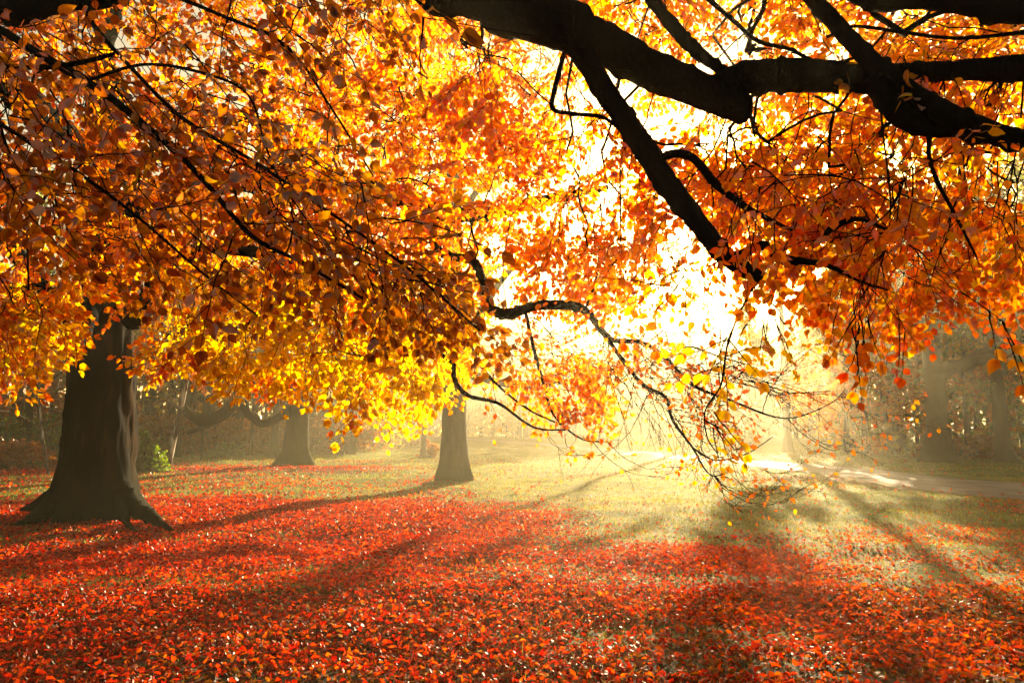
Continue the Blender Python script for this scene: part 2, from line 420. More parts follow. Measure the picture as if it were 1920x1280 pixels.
gx = np.sinh(np.linspace(-1, 1, 420) * 4.4) / np.sinh(4.4) * 330
gy = -30 + np.concatenate([np.linspace(0, 30, 40, endpoint=False), 30 + (np.sinh(np.linspace(0, 1, 520) * 4.2) / np.sinh(4.2)) * 330])
X, Yg = np.meshgrid(gx, gy); P2 = np.stack([X.ravel(), Yg.ravel()], -1)
G = np.column_stack([P2, height(P2)])
far = sstep(60, 140, np.hypot(P2[:, 0], P2[:, 1])); G[:, 2] *= (1 - far)
nx, ny = len(gx), len(gy)
ii = (np.arange(ny - 1)[:, None] * nx + np.arange(nx - 1)[None]).ravel()
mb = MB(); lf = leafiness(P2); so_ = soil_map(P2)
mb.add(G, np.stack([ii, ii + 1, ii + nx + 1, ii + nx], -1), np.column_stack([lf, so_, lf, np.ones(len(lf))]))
m, n, o = mat('ground_turf')
pos = N_(n, 'NewGeometry').outputs['Position']; at_ = N_(n, 'Attribute', attribute_name='Col')
g1 = ramp(n, noise(n, pos, 1.3, 5), [(0.3, (0.05, 0.075, 0.012)), (0.5, (0.13, 0.15, 0.022)), (0.7, (0.24, 0.20, 0.035))])
g2 = ramp(n, noise(n, pos, 26, 4, .75), [(0.3, (0.35, 0.35, 0.35)), (0.7, (1.35, 1.35, 1.3))])
gm = N_(n, 'Mix', data_type='RGBA', blend_type='MULTIPLY'); gm.inputs[0].default_value = 1; n.links.new(g1, gm.inputs[6]); n.links.new(g2, gm.inputs[7])
vo = N_(n, 'TexVoronoi'); vo.inputs['Scale'].default_value = 19; n.links.new(pos, vo.inputs['Vector'])
sep = N_(n, 'SeparateColor'); n.links.new(vo.outputs['Color'], sep.inputs[0])
lc = ramp(n, sep.outputs[0], [(0, (0.012, 0.007, 0.005)), (.35, (0.06, 0.015, 0.008)), (.6, (0.26, 0.025, 0.010)), (1, (0.34, 0.06, 0.015))])
ad = N_(n, 'Math', operation='ADD'); sp_ = N_(n, 'SeparateColor'); n.links.new(at_.outputs['Color'], sp_.inputs[0]); n.links.new(sp_.outputs[0], ad.inputs[0]); ad.inputs[1].default_value = 0
th = N_(n, 'Math', operation='SUBTRACT'); n.links.new(ad.outputs[0], th.inputs[0]); n.links.new(sep.outputs[1], th.inputs[1])
ml = N_(n, 'Math', operation='MULTIPLY_ADD', use_clamp=True); n.links.new(th.outputs[0], ml.inputs[0]); ml.inputs[1].default_value = 8; ml.inputs[2].default_value = 0.6
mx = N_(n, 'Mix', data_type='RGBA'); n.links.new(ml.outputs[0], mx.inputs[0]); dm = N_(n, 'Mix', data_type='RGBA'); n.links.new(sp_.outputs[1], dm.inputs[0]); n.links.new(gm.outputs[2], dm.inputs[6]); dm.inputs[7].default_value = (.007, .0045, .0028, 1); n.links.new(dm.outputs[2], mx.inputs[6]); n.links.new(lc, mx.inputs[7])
b = N_(n, 'BsdfPrincipled'); b.inputs['Roughness'].default_value = .9; n.links.new(mx.outputs[2], b.inputs['Base Color']); b.inputs['Specular IOR Level'].default_value = .08
bp = N_(n, 'Bump'); bp.inputs['Strength'].default_value = 1; bp.inputs['Distance'].default_value = .05
n.links.new(noise(n, pos, 22, 5, .8), bp.inputs['Height']); n.links.new(bp.outputs[0], b.inputs['Normal'])
n.links.new(b.outputs[0], o.inputs[0])
tag(mb.build('ground', m, colors=True), kind='structure')

# path
mb = MB(); nr = len(RE); cols = 9
E = np.stack([RE[:, :2] + (RE[:, 2:] - RE[:, :2]) * (k / (cols - 1)) for k in range(cols)], 1)
wob = (fbm(E[:, 0], .8, 3, 2) - .5) * .5; E[:, 0] += (E[:, 0] - E[:, 1]) / .3 * wob[:, None] * .3
Z = .016 + .03 * np.sin(np.linspace(0, math.pi, cols))[None] * np.ones((nr, 1))
ii = (np.arange(nr - 1)[:, None] * cols + np.arange(cols - 1)[None]).ravel()
mb.add(np.concatenate([E, Z[..., None]], -1), np.stack([ii, ii + cols, ii + cols + 1, ii + 1], -1))
m, n, o = mat('gravel_path')
pos = N_(n, 'NewGeometry').outputs['Position']
c1 = ramp(n, noise(n, pos, 1.1, 6, .7), [(.3, (.11, .085, .07)), (.62, (.22, .175, .15)), (.8, (.16, .10, .05))])
b = N_(n, 'BsdfPrincipled'); b.inputs['Roughness'].default_value = .85; b.inputs['Specular IOR Level'].default_value = .1; n.links.new(c1, b.inputs['Base Color'])
bp = N_(n, 'Bump'); bp.inputs['Strength'].default_value = .5; bp.inputs['Distance'].default_value = .02; n.links.new(noise(n, pos, 40, 4), bp.inputs['Height']); n.links.new(bp.outputs[0], b.inputs['Normal'])
n.links.new(b.outputs[0], o.inputs[0])
tag(mb.build('path', m), kind='structure')

# ------------------------------------------------------------ fallen leaves, grass (ground cover)
def scatter(n, y0, y1, power=1.0, spread=.95):
    """points in the fan ahead of the camera (and a little beyond its sides)"""
    u = rng.random(n); y = (y0 ** power + (y1 ** power - y0 ** power) * u) ** (1 / power)
    x = rng.uniform(-1, 1, n) * (spread * y + 1.5); return np.stack([x, y], -1)
def trunk_clear(p):
    ok = np.ones(len(p), bool)
    for x, y, r in TREES: ok &= np.hypot(p[:, 0] - x, p[:, 1] - y) > r * .5
    return ok
mb = MB()
def litter(n, y0, y1, hi, size, thr, pal='litter', even=None):
    p = scatter(n, y0, y1, 2.0 if y1 < 12 else 1.3); L = leafiness(p)
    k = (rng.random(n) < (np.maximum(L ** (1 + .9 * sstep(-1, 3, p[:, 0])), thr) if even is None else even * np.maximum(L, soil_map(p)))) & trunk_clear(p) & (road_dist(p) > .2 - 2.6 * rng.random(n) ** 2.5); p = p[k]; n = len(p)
    yaw = rng.uniform(0, 2 * math.pi, n); el = rng.normal(0.05, .42, n)
    d = np.stack([np.cos(yaw) * np.cos(el), np.sin(yaw) * np.cos(el), np.sin(el)], -1)
    up = np.stack([rng.normal(0, .6, n), rng.normal(0, .6, n), np.ones(n)], -1)
    z = height(p) + rng.uniform(.008, .035, n)
    P = PAL[pal]; t = fbm(p, .8, 8, 2)
    sel = np.clip((t * .9 + rng.normal(0, .28, n)) * len(P), 0, len(P) - 1e-3).astype(int)
    col = P[sel] * rng.uniform(.35, 1.15, (n, 1))
    # leaves lying on the bright grass to the right are more orange
    k2 = sstep(0, 9, p[:, 0])[:, None] * .5 * rng.random((n, 1)); col = col * (1 - k2) + np.array([.75, .24, .04]) * k2
    add_leaves(mb, np.column_stack([p, z]), d, up, size * rng.uniform(.6, 1.2, n), np.clip(col, 0, .9), hi, curl=(-2.5, 4.5))
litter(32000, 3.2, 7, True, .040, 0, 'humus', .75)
litter(76000, 3.2, 8, True, .046, .04)
litter(120000, 8, 15, False, .053, .03)
litter(70000, 15, 34, False, .085, .03)
tag(mb.build('fallen_leaves', M_litter, colors=True, smooth=False), 'carpet of glossy red and orange beech leaves covering the grass', 'fallen leaves', kind='stuff')

mb = MB()
def grass(n, y0, y1, hgt, wid, power):
    p = scatter(n, y0, y1, power); L = leafiness(p)
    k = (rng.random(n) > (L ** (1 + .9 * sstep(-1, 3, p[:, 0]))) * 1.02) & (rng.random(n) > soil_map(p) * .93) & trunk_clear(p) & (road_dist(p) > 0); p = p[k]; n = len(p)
    c = rng.random((n, 3)); a = rng.uniform(0, 2 * math.pi, n); z = height(p)
    H = hgt * rng.uniform(.5, 1.3, n) * (.5 + fbm(p, 1.1, 61, 2)); lean = rng.normal(0, .45, (n, 2)) * H[:, None]
    s = np.stack([np.cos(a), np.sin(a)], -1) * wid * rng.uniform(.6, 1.3, n)[:, None]
    b0 = np.column_stack([p - s, z - .005]); b1 = np.column_stack([p + s, z - .005]); tp = np.column_stack([p + lean, z + H])
    V = np.stack([b0, b1, tp], 1).reshape(-1, 3); P = PAL['grass']
    sel = np.clip((fbm(p, .5, 71, 3) * 1.6 - .3 + rng.normal(0, .2, n)) * len(P), 0, len(P) - 1e-3).astype(int)
    C = np.ones((n, 3, 4), np.float32); C[:, :, :3] = (P[sel] * rng.uniform(.7, 1.25, (n, 1)))[:, None]
    mb.add(V, np.arange(n * 3).reshape(-1, 3), C.reshape(-1, 4))
grass(45000, 3, 9, .055, .0028, 1.8)
grass(110000, 9, 22, .055, .006, 1.4)
grass(90000, 22, 60, .07, .014, 1.2)
tag(mb.build('grass', M_grass, colors=True, smooth=False), 'short yellow green grass lit from behind between the fallen leaves', 'grass', kind='stuff')

# ------------------------------------------------------------ trunks
def trunk_mesh(base, r0, top, r1, flare=1.9, lobes=5, seed=0, bend=0.0, rough=.05, sides=36, rings=44, fh=.45):
    """base, top: world points. flare: how much wider at the ground; fh: height scale of the flare"""
    base = np.array(base, float); top = np.array(top, float); mb = MB()
    s = np.linspace(0, 1, rings) ** 1.4
    C = base + (top - base) * s[:, None]
    C[:, 0] += bend * np.sin(s * math.pi); z = (top[2] - base[2]) * s
    th = np.arange(sides) * 2 * math.pi / sides
    r = (r0 + (r1 - r0) * s)[:, None] * np.ones((1, sides))
    ph = rng.uniform(0, 6.28); lob = .5 + .5 * np.sin(lobes * th + ph + 1.1 * np.sin(2 * th + ph))
    fl = np.exp(-z / fh)[:, None] * (flare - 1) * (.35 + .9 * lob[None] ** 1.5) + .05 * np.exp(-z / (fh * 5))[:, None] * lob[None]
    r = r * (1 + fl)
    px = np.stack([np.cos(th)[None] * np.ones((rings, 1)) * 2, np.sin(th)[None] * np.ones((rings, 1)) * 2, z[:, None] * .55 / r0 * np.ones((1, sides))], -1)
    r = r * (1 + (fbm(px, 1.7, seed, 3) - .5) * 2 * rough * 1.6 + (fbm(px * np.array([3, 3, .6]), 2.2, seed + 9, 2) - .5) * rough)
    V = C[:, None] + np.stack([np.cos(th)[None] * r, np.sin(th)[None] * r, 0 * r], -1)
    V[0, :, 2] -= .25
    j = np.arange(sides); i = np.arange(rings - 1)[:, None] * sides
    f = np.stack([i + j, i + (j + 1) % sides, i + sides + (j + 1) % sides, i + sides + j], -1).reshape(-1, 4)
    mb.add(V, f); return mb, C, (r0 + (r1 - r0) * s)

def woodland_tree(name, px, py, width_px, height_m, label, cat, pal, leafsize=.13, n_sprays=160, crown_r=4.0, crown_lo=3.0, group=None, bark=None,
                  lean=(0, 0), flare=1.6, bend=0.0, clump=.45, limbs=None, seed=0, spray_scale=2.0, n_limb=6, mat_leaf=None, shafts=False, shiftx=0, squash=1.0, hgt_leaf=None, sizes=None):
    """a whole tree standing with its foot at the given pixel"""
    g = ground_at(px, py); g[2] = float(height(g[None])[0])
    group = group or dict(lawn_tree='trees standing on the lawn', woodland_tree='trees at the edge of the left wood', parkland_tree='misty trees beyond the path').get(name)
    t = thing(name, g, label, cat, group); r0 = width_px / F * g[1] / 2
    top = g + np.array([lean[0], lean[1], height_m * .78])
    mb, C, rr = trunk_mesh(g, r0, top, r0 * .22, flare=flare, seed=seed, bend=bend, rough=.08, sides=26, rings=44, fh=max(.25, r0 * .9))
    mb.build('trunk', bark or M_bark_far, t)
    nodes = [C]; rads = [rr]; tm = MB()
    for k in range(n_limb):
        s = .28 + .65 * (k + rng.random() * .6) / n_limb; i = int(np.argmin(np.abs((C[:, 2] - g[2]) / (height_m * .78) - s)))
        a = k * 2.4 + rng.uniform(-.4, .4) + seed; L = crown_r * (1.15 - .6 * s) * rng.uniform(.75, 1.1)
        e = C[i] + np.array([math.cos(a) * L + shiftx * .5, math.sin(a) * L * squash, L * rng.uniform(.25, .75)])
        mid = (C[i] + e) / 2 + np.array([0, 0, L * .12])
        A = spline(np.vstack([C[i], mid, e]), 5); q = np.linspace(rr[i] * .6, rr[i] * .12 + .01, len(A))
        tm = MB(); tubes(tm, A[None], q[None], 7); nodes.append(A); rads.append(q); tm.build('limb', bark or M_bark_far, t)
    if limbs:
        for pts, rl in limbs:
            lm, lc, lr = bough_mb(np.array(pts), rl, 10, seed=seed); lm.build('limb', bark or M_bark_far, t)
            nodes.append(lc); rads.append(lr)
    nodes = np.vstack(nodes); rads = np.concatenate(rads)
    # crown points in a lumpy ellipsoid
    zc = g[2] + (crown_lo + height_m) / 2; hz = (height_m - crown_lo) / 2; out = []; tot = 0
    while tot < n_sprays:
        q = unit(rng.normal(size=(n_sprays * 4, 3))) * rng.random((n_sprays * 4, 1)) ** .45
        p = q * np.array([crown_r, crown_r * squash, hz]) + np.array([g[0] + lean[0] * .5 + shiftx, g[1] + lean[1] * .5, zc])
        if shafts:      # crown shaped to cut light shafts: thick leaf clumps, gaps lined up with the sun
            sv = np.array(sun_vec); e1 = unit(np.cross(sv, [0, 0, 1.])); e2 = np.cross(e1, sv)
            p = p[fbm(np.stack([p @ e1, p @ e2], -1), .34, 3, 2) > clump]
        else: p = p[fbm(p, 1.6 / crown_r * 1.1, seed + 3, 2) > clump]
        out.append(p); tot += len(p)
    tg = np.vstack(out)[:n_sprays]
    br = MB(); arr = connect(br, nodes, rads, tg, r_tip=.012, kmax=r0 * .3, sides=4, sag=.06)
    lb = MB(); dirs = arr * .7 + unit(tg - np.array([g[0], g[1], zc])) * .5 + rng.normal(0, .35, tg.shape); dirs[:, 2] -= .25
    place_sprays(lb, br, tg, dirs, rng.uniform(.7, 1.25, len(tg)) * spray_scale, pal, leafsize, False, tw_r=2.0, droop=.08, twigs=False)
    br.build('branches', bark or M_bark_far, t)['kind'] = 'stuff'; lb.build('crown', mat_leaf or M_far, t, colors=True, smooth=False)
    return t

def rows(a):
    """rows (px, py, metres ahead, thickness in photograph pixels) -> world points and radii"""
    a = np.array(a, float); P = at(a[:, 0], a[:, 1], a[:, 2])
    return P, a[:, 3] / 2 / F * a[:, 2]

# ------------------------------------------------------------ the big beech on the left
g = np.array([TREES[0][0], TREES[0][1], 0.0]); g[2] = float(height(g[None])[0]) - .05
beech = thing('beech_tree', g, 'massive dark beech with spreading mossy roots standing at the left of the lawn', 'tree')
top = at(215, 250, g[1] + .2); top = at(212, 300, g[1] + .1)
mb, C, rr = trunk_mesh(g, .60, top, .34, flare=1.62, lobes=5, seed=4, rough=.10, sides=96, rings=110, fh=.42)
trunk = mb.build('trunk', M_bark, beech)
nodes = [C[8:]]; rads = [rr[8:]]
def limb(tree, name, pts, extra=None, sides=12, rough=.07, seed=0, world_end=None, world_start=None, mat_=None, flat_end=False):
    P, r = rows(pts)
    if world_start: P = np.vstack([[world_start[:3]], P]); r = np.concatenate([[world_start[3]], r])
    if world_end: P = np.vstack([P, [world_end[:3]]]); r = np.concatenate([r, [world_end[3]]])
    m_, c_, r_ = bough_mb(P, r, sides, rough, seed)
    if flat_end: m_.f.append(np.arange(sides)[::-1][None])
    m_.build(name, mat_ or M_bough, tree); return c_, r_
T1 = tuple(C[-6]) ; T2 = tuple(C[-1])
def G_(px, py, Y, w_): return [px, py, Y, w_]
roots = [[(228, 915, 11.5, 36), (256, 952, 11.25, 30), (284, 968, 11.1, 22), (308, 984, 10.9, 13), (326, 996, 10.75, 7), (340, 1006, 10.6, 3)],
         [(218, 930, 11.25, 22), (234, 968, 11.0, 15), (242, 984, 10.85, 10), (256, 998, 10.65, 4)],
         [(122, 925, 11.6, 34), (88, 960, 11.4, 20), (52, 975, 11.0, 12), (20, 984, 10.9, 4)],
         [(110, 920, 12.0, 30), (72, 948, 12.2, 20), (40, 955, 12.4, 6)]]
for k, rt in enumerate(roots):
    limb(beech, 'root', rt, sides=10, rough=.14, seed=40 + k, mat_=M_bark)
def blimb(*a, **k):
    c, r = limb(beech, 'bough', *a, **k); nodes.append(c); rads.append(r)
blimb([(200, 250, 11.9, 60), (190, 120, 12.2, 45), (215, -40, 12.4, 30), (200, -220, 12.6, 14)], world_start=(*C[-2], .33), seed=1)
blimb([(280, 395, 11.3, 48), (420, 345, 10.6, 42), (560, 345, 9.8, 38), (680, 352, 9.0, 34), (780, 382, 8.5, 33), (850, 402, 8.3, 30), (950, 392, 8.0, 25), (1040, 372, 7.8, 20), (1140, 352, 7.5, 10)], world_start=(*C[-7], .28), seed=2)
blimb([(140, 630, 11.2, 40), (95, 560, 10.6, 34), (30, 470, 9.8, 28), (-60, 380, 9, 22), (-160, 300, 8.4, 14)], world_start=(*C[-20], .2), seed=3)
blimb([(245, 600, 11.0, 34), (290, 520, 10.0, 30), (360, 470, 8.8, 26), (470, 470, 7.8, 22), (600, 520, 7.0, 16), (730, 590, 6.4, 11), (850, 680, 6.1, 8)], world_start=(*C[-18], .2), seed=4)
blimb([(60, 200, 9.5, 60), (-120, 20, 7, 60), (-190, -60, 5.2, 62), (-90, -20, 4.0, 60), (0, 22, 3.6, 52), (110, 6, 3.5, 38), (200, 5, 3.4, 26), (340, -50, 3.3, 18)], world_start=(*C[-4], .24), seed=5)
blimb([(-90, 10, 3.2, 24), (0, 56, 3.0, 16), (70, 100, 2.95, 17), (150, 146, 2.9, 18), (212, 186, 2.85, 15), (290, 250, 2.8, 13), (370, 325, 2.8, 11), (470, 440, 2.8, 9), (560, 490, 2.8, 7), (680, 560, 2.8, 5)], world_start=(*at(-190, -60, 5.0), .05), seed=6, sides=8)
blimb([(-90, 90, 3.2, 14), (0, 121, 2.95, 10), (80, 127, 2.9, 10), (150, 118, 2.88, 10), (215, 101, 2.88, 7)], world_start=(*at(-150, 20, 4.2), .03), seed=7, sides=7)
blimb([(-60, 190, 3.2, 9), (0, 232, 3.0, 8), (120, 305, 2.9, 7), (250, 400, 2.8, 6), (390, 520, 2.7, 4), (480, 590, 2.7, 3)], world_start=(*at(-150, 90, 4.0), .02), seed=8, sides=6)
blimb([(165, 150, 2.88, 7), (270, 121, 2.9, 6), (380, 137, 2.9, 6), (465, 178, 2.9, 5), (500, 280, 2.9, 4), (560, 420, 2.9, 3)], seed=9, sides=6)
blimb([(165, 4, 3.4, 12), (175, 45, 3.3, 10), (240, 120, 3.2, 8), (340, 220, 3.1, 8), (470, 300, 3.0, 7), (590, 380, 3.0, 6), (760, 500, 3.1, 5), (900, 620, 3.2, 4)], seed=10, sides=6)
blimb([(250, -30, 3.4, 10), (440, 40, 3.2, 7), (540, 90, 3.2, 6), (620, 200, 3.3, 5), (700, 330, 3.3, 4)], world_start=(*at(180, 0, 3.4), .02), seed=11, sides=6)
# the drooping branch in front of the glow
def twiggy(pts, seed):
    c, r = limb(beech, 'bough', pts, seed=seed, sides=7, rough=.10); return c, r
hang = [twiggy([(800, 396, 8.0, 26), (826, 470, 7.6, 20), (890, 492, 7.2, 17), (906, 540, 6.8, 17), (915, 572, 6.6, 19), (955, 588, 6.5, 22), (1000, 574, 6.5, 20), (1075, 574, 6.5, 18), (1108, 592, 6.5, 16), (1145, 634, 6.6, 12), (1200, 642, 6.8, 8), (1245, 668, 6.8, 7), (1300, 722, 6.7, 6), (1365, 748, 6.7, 5), (1450, 780, 6.6, 3.5), (1500, 780, 6.6, 3), (1560, 754, 6.6, 2), (1585, 730, 6.6, 1.4)], 21),
        twiggy([(1130, 622, 7.0, 8), (1165, 672, 6.9, 8), (1205, 720, 6.85, 7), (1248, 744, 6.8, 6), (1262, 788, 6.8, 6), (1298, 838, 6.7, 4), (1322, 880, 6.7, 3), (1340, 892, 6.7, 2.5), (1368, 884, 6.7, 2)], 22),
        twiggy([(985, 580, 7.25, 7), (1000, 650, 7.1, 7), (1022, 730, 7.0, 6), (1040, 780, 6.9, 4), (1090, 822, 6.8, 3), (1140, 828, 6.8, 2)], 23),
        twiggy([(1095, 588, 7.05, 5), (1118, 520, 7.2, 5), (1128, 440, 7.3, 4), (1126, 380, 7.5, 3)], 24),
        twiggy([(912, 570, 7.4, 7), (880, 620, 7.3, 6), (905, 690, 7.2, 5), (980, 760, 7.1, 4), (1060, 800, 7.0, 3)], 25),
        twiggy([(850, 680, 6.1, 9), (853, 715, 6.1, 9), (880, 742, 6.2, 8), (935, 756, 6.2, 6), (1000, 800, 6.2, 4), (1060, 806, 6.2, 3)], 26),
        twiggy([(1245, 668, 6.8, 5), (1290, 650, 6.8, 4), (1340, 665, 6.7, 3), (1420, 690, 6.7, 2)], 27),
        twiggy([(1298, 838, 6.7, 3), (1340, 862, 6.7, 3), (1400, 850, 6.7, 2.2), (1450, 818, 6.7, 1.5)], 28)]
for c, r in hang[:1]: nodes.append(c[:60]); rads.append(r[:60])
hn = np.vstack([c for c, r in hang]); hr = np.concatenate([r for c, r in hang])
nodes_b = np.vstack(nodes); rads_b = np.concatenate(rads)

twb = MB(); lhi = MB(); llo = MB()
FILL = 0.52
def to_px(p):
    v = p - np.array([0, 0, CAM_H]); d = v @ fu; return 960 + F * v[:, 0] / d, 640 - F * (v @ uu) / d
LOW = [(-400, 800), (0, 790), (60, 730), (120, 620), (165, 560), (240, 560), (262, 610), (290, 640), (325, 700), (360, 760), (420, 725), (520, 755), (640, 750), (720, 790), (800, 790), (840, 760), (900, 760), (1050, 790), (1130, 800), (1175, 700), (1210, 610), (1300, 590), (1400, 590), (1450, 600), (1530, 590), (1560, 640), (1610, 690), (1650, 670), (1690, 630), (1740, 625), (1850, 615), (1930, 600), (2300, 560)]
NEAR = [(-400, 440), (0, 500), (200, 560), (330, 640), (480, 650), (560, 600), (700, 590), (820, 620), (920, 690), (1010, 700), (1040, 600), (2000, 400)]
FREE = [(-900, 2000), (3000, 2000)]
def fill(poly, Y0, Y1, n, scale, pal, leaf, hi, flow, clump=0., kinds=SPRAYS, nd=None, nr_=None, tmb=None, out=None, pn=None, tw_r=1.0, spread=.35, fstr=.6, cs=1.3, droop=.12, r_tip=.0042, bright=None, seed=0, kmax=.03, lim=LOW):
    n = max(1, int(round(n * FILL))) if n > 12 else n
    p = cloud(poly, Y0, Y1, n, clump, cs, seed)
    lm_ = np.array(lim, float); qx, qy = to_px(p + unit(np.array(flow, float)) * .45 * scale); p = p[qy < np.interp(qx, lm_[:, 0], lm_[:, 1]) + rng.normal(0, 12, n) - 14]; n = len(p)
    if not n: return p
    arr = connect(tmb if tmb is not None else twb, nodes_b if nd is None else nd, rads_b if nr_ is None else nr_, p, r_tip=r_tip, sag=.05, kmax=kmax)
    d = arr * (1 - fstr) + np.array(flow, float) * fstr + rng.normal(0, spread, p.shape)
    place_sprays(out if out is not None else (lhi if hi else llo), tmb if tmb is not None else twb, p, d, rng.uniform(.75, 1.2, n) * scale, pal, leaf, hi, kinds=kinds, droop=droop, tw_r=tw_r, ups=(-.2, -.72, .5), pal_noise=None if pn is None else pn(p))
    return p
# near, dark and diagonal
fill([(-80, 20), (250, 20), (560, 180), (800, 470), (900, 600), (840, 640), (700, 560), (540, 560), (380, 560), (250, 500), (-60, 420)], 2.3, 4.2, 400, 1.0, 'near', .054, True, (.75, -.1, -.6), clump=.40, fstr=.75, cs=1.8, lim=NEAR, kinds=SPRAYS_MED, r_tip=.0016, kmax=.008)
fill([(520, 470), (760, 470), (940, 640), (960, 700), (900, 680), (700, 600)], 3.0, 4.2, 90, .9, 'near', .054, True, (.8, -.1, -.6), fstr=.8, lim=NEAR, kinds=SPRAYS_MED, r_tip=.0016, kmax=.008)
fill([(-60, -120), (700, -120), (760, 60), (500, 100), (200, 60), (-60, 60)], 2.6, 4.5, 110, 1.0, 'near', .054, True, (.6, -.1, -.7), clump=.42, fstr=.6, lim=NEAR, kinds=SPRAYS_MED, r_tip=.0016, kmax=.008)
# left of the trunk
fill([(-420, 300), (230, 330), (235, 500), (150, 570), (80, 650), (-420, 720)], 5.0, 9.5, 520, .85, 'amber', .075, False, (.3, -.3, -.6), clump=.36, r_tip=.0030)
fill([(-60, 480), (150, 520), (120, 600), (-20, 650)], 5.0, 8, 90, .8, 'yellow', .075, False, (.3, -.3, -.5), r_tip=.0030)
# right of the trunk, the bright mass
fill([(300, 520), (560, 480), (840, 520), (860, 700), (780, 770), (700, 760), (560, 700), (420, 700), (330, 720), (300, 640)], 5.0, 9.0, 440, .85, 'yellow', .072, False, (.35, -.2, -.6), clump=.30, seed=3, pn=lambda p: np.clip(.75 - fbm(p, .9, 5, 2), 0, 1), r_tip=.0030)
fill([(280, 600), (500, 640), (760, 720), (900, 700), (980, 770), (880, 800), (720, 790), (600, 740), (440, 720), (330, 800), (290, 720)], 5.5, 9.5, 150, .85, 'orange', .072, False, (.4, -.2, -.6), clump=.34, r_tip=.0030)
fill([(820, 560), (960, 560), (1080, 640), (1190, 770), (1040, 800), (900, 780), (830, 700)], 6, 9.0, 130, .8, 'coral', .066, False, (.7, -.2, -.45), clump=.2, nd=hn, nr_=hr, kinds=SPRAYS_SPARSE, r_tip=.0030)
# the wide roof of leaves above
fill([(180, 260), (500, 300), (900, 420), (880, 560), (500, 540), (260, 520)], 5.5, 11, 460, .95, 'amber', .078, False, (.4, -.2, -.5), clump=.30, r_tip=.0030)
fill([(-420, -150), (760, -150), (900, 60), (960, 420), (560, 380), (200, 330), (-420, 320)], 5.0, 11, 1000, 1.0, 'amber', .080, False, (.4, -.2, -.5), clump=.27, cs=1.0, r_tip=.0030)
fill([(500, -150), (1000, -150), (1080, 200), (1000, 440), (760, 420)], 5.5, 9, 190, .95, 'orange', .076, False, (.4, -.2, -.5), clump=.36, r_tip=.0030)
fill([(-60, -200), (900, -200), (980, 120), (700, 330), (150, 300)], 9, 14, 420, 1.3, 'orange', .10, False, (.4, -.2, -.5), clump=.22, cs=1.0, r_tip=.004)
# along the drooping branch: few leaves, many bare twigs
fill([(900, 430), (1160, 430), (1150, 560), (1060, 560), (960, 560)], 6.9, 8.8, 90, .8, 'orange', .072, False, (.5, -.1, -.5), clump=.40, nd=hn, nr_=hr, r_tip=.0030)
fill([(930, 620), (1080, 640), (1150, 740), (1130, 800), (1000, 780)], 6.5, 7.8, 95, .8, 'coral', .068, False, (.6, -.1, -.7), nd=hn, nr_=hr, clump=.3, r_tip=.0030)
fill([(1080, 600), (1230, 660), (1330, 760), (1330, 820), (1210, 780), (1120, 690)], 6.3, 7.3, 90, .9, 'coral', .062, False, (.6, -.1, -.55), nd=hn, nr_=hr, kinds=SPRAYS_BARE, lim=FREE, r_tip=.0030, tw_r=1.25)
fill([(1200, 640), (1300, 660), (1480, 720), (1500, 760), (1300, 700)], 6.3, 7.3, 60, .9, 'coral', .062, False, (.9, -.1, -.15), nd=hn, nr_=hr, kinds=SPRAYS_BARE, lim=FREE, r_tip=.0030, tw_r=1.25)
fill([(1150, 600), (1360, 700), (1330, 800), (1200, 740)], 6.3, 7.3, 40, .9, 'red', .062, False, (.6, -.1, -.55), nd=hn, nr_=hr, kinds=SPRAYS_SPARSE, lim=FREE, r_tip=.0030)
# long bare arching shoots below the drooping branch
src = hn[(to_px(hn)[0] > 960)]; n_s = 56
b0 = src[rng.integers(0, len(src), n_s)]; u_ = np.linspace(0, 1, 9)
Ls = rng.uniform(.4, 1.0, n_s)[:, None]; az_ = rng.normal(.15, .5, n_s)[:, None]
fx = np.cos(az_) * u_ * Ls * .85; fy = np.sin(az_) * u_ * Ls * .8; fz = Ls * (-1.0 * u_ + rng.uniform(.55, 1.05, (n_s, 1)) * u_ ** 2)
arc = b0[:, None] + np.stack([fx, fy, fz], -1) + rng.normal(0, .008, (n_s, 9, 3)) * (u_[None, :, None] > 0)
tubes(twb, arc, .0036 * np.linspace(1, .28, 9)[None] * rng.uniform(.7, 1.3, (n_s, 1)), 4)
tips = arc[:, [3, 5, 7]].reshape(-1, 3); td = (arc[:, [4, 6, 8]] - arc[:, [3, 5, 7]]).reshape(-1, 3)
place_sprays(llo, twb, tips, unit(td) + rng.normal(0, .4, td.shape), rng.uniform(.25, .55, len(tips)), 'coral', .055, False, kinds=SPRAYS_BARE, droop=-.15, tw_r=.7, ups=(-.2, -.72, .5))
twb.build('twigs', M_bough, beech)['kind'] = 'stuff'
lhi.build('near_leaves', M_leaf, beech, colors=True); llo.build('crown', M_leaf, beech, colors=True, smooth=False)

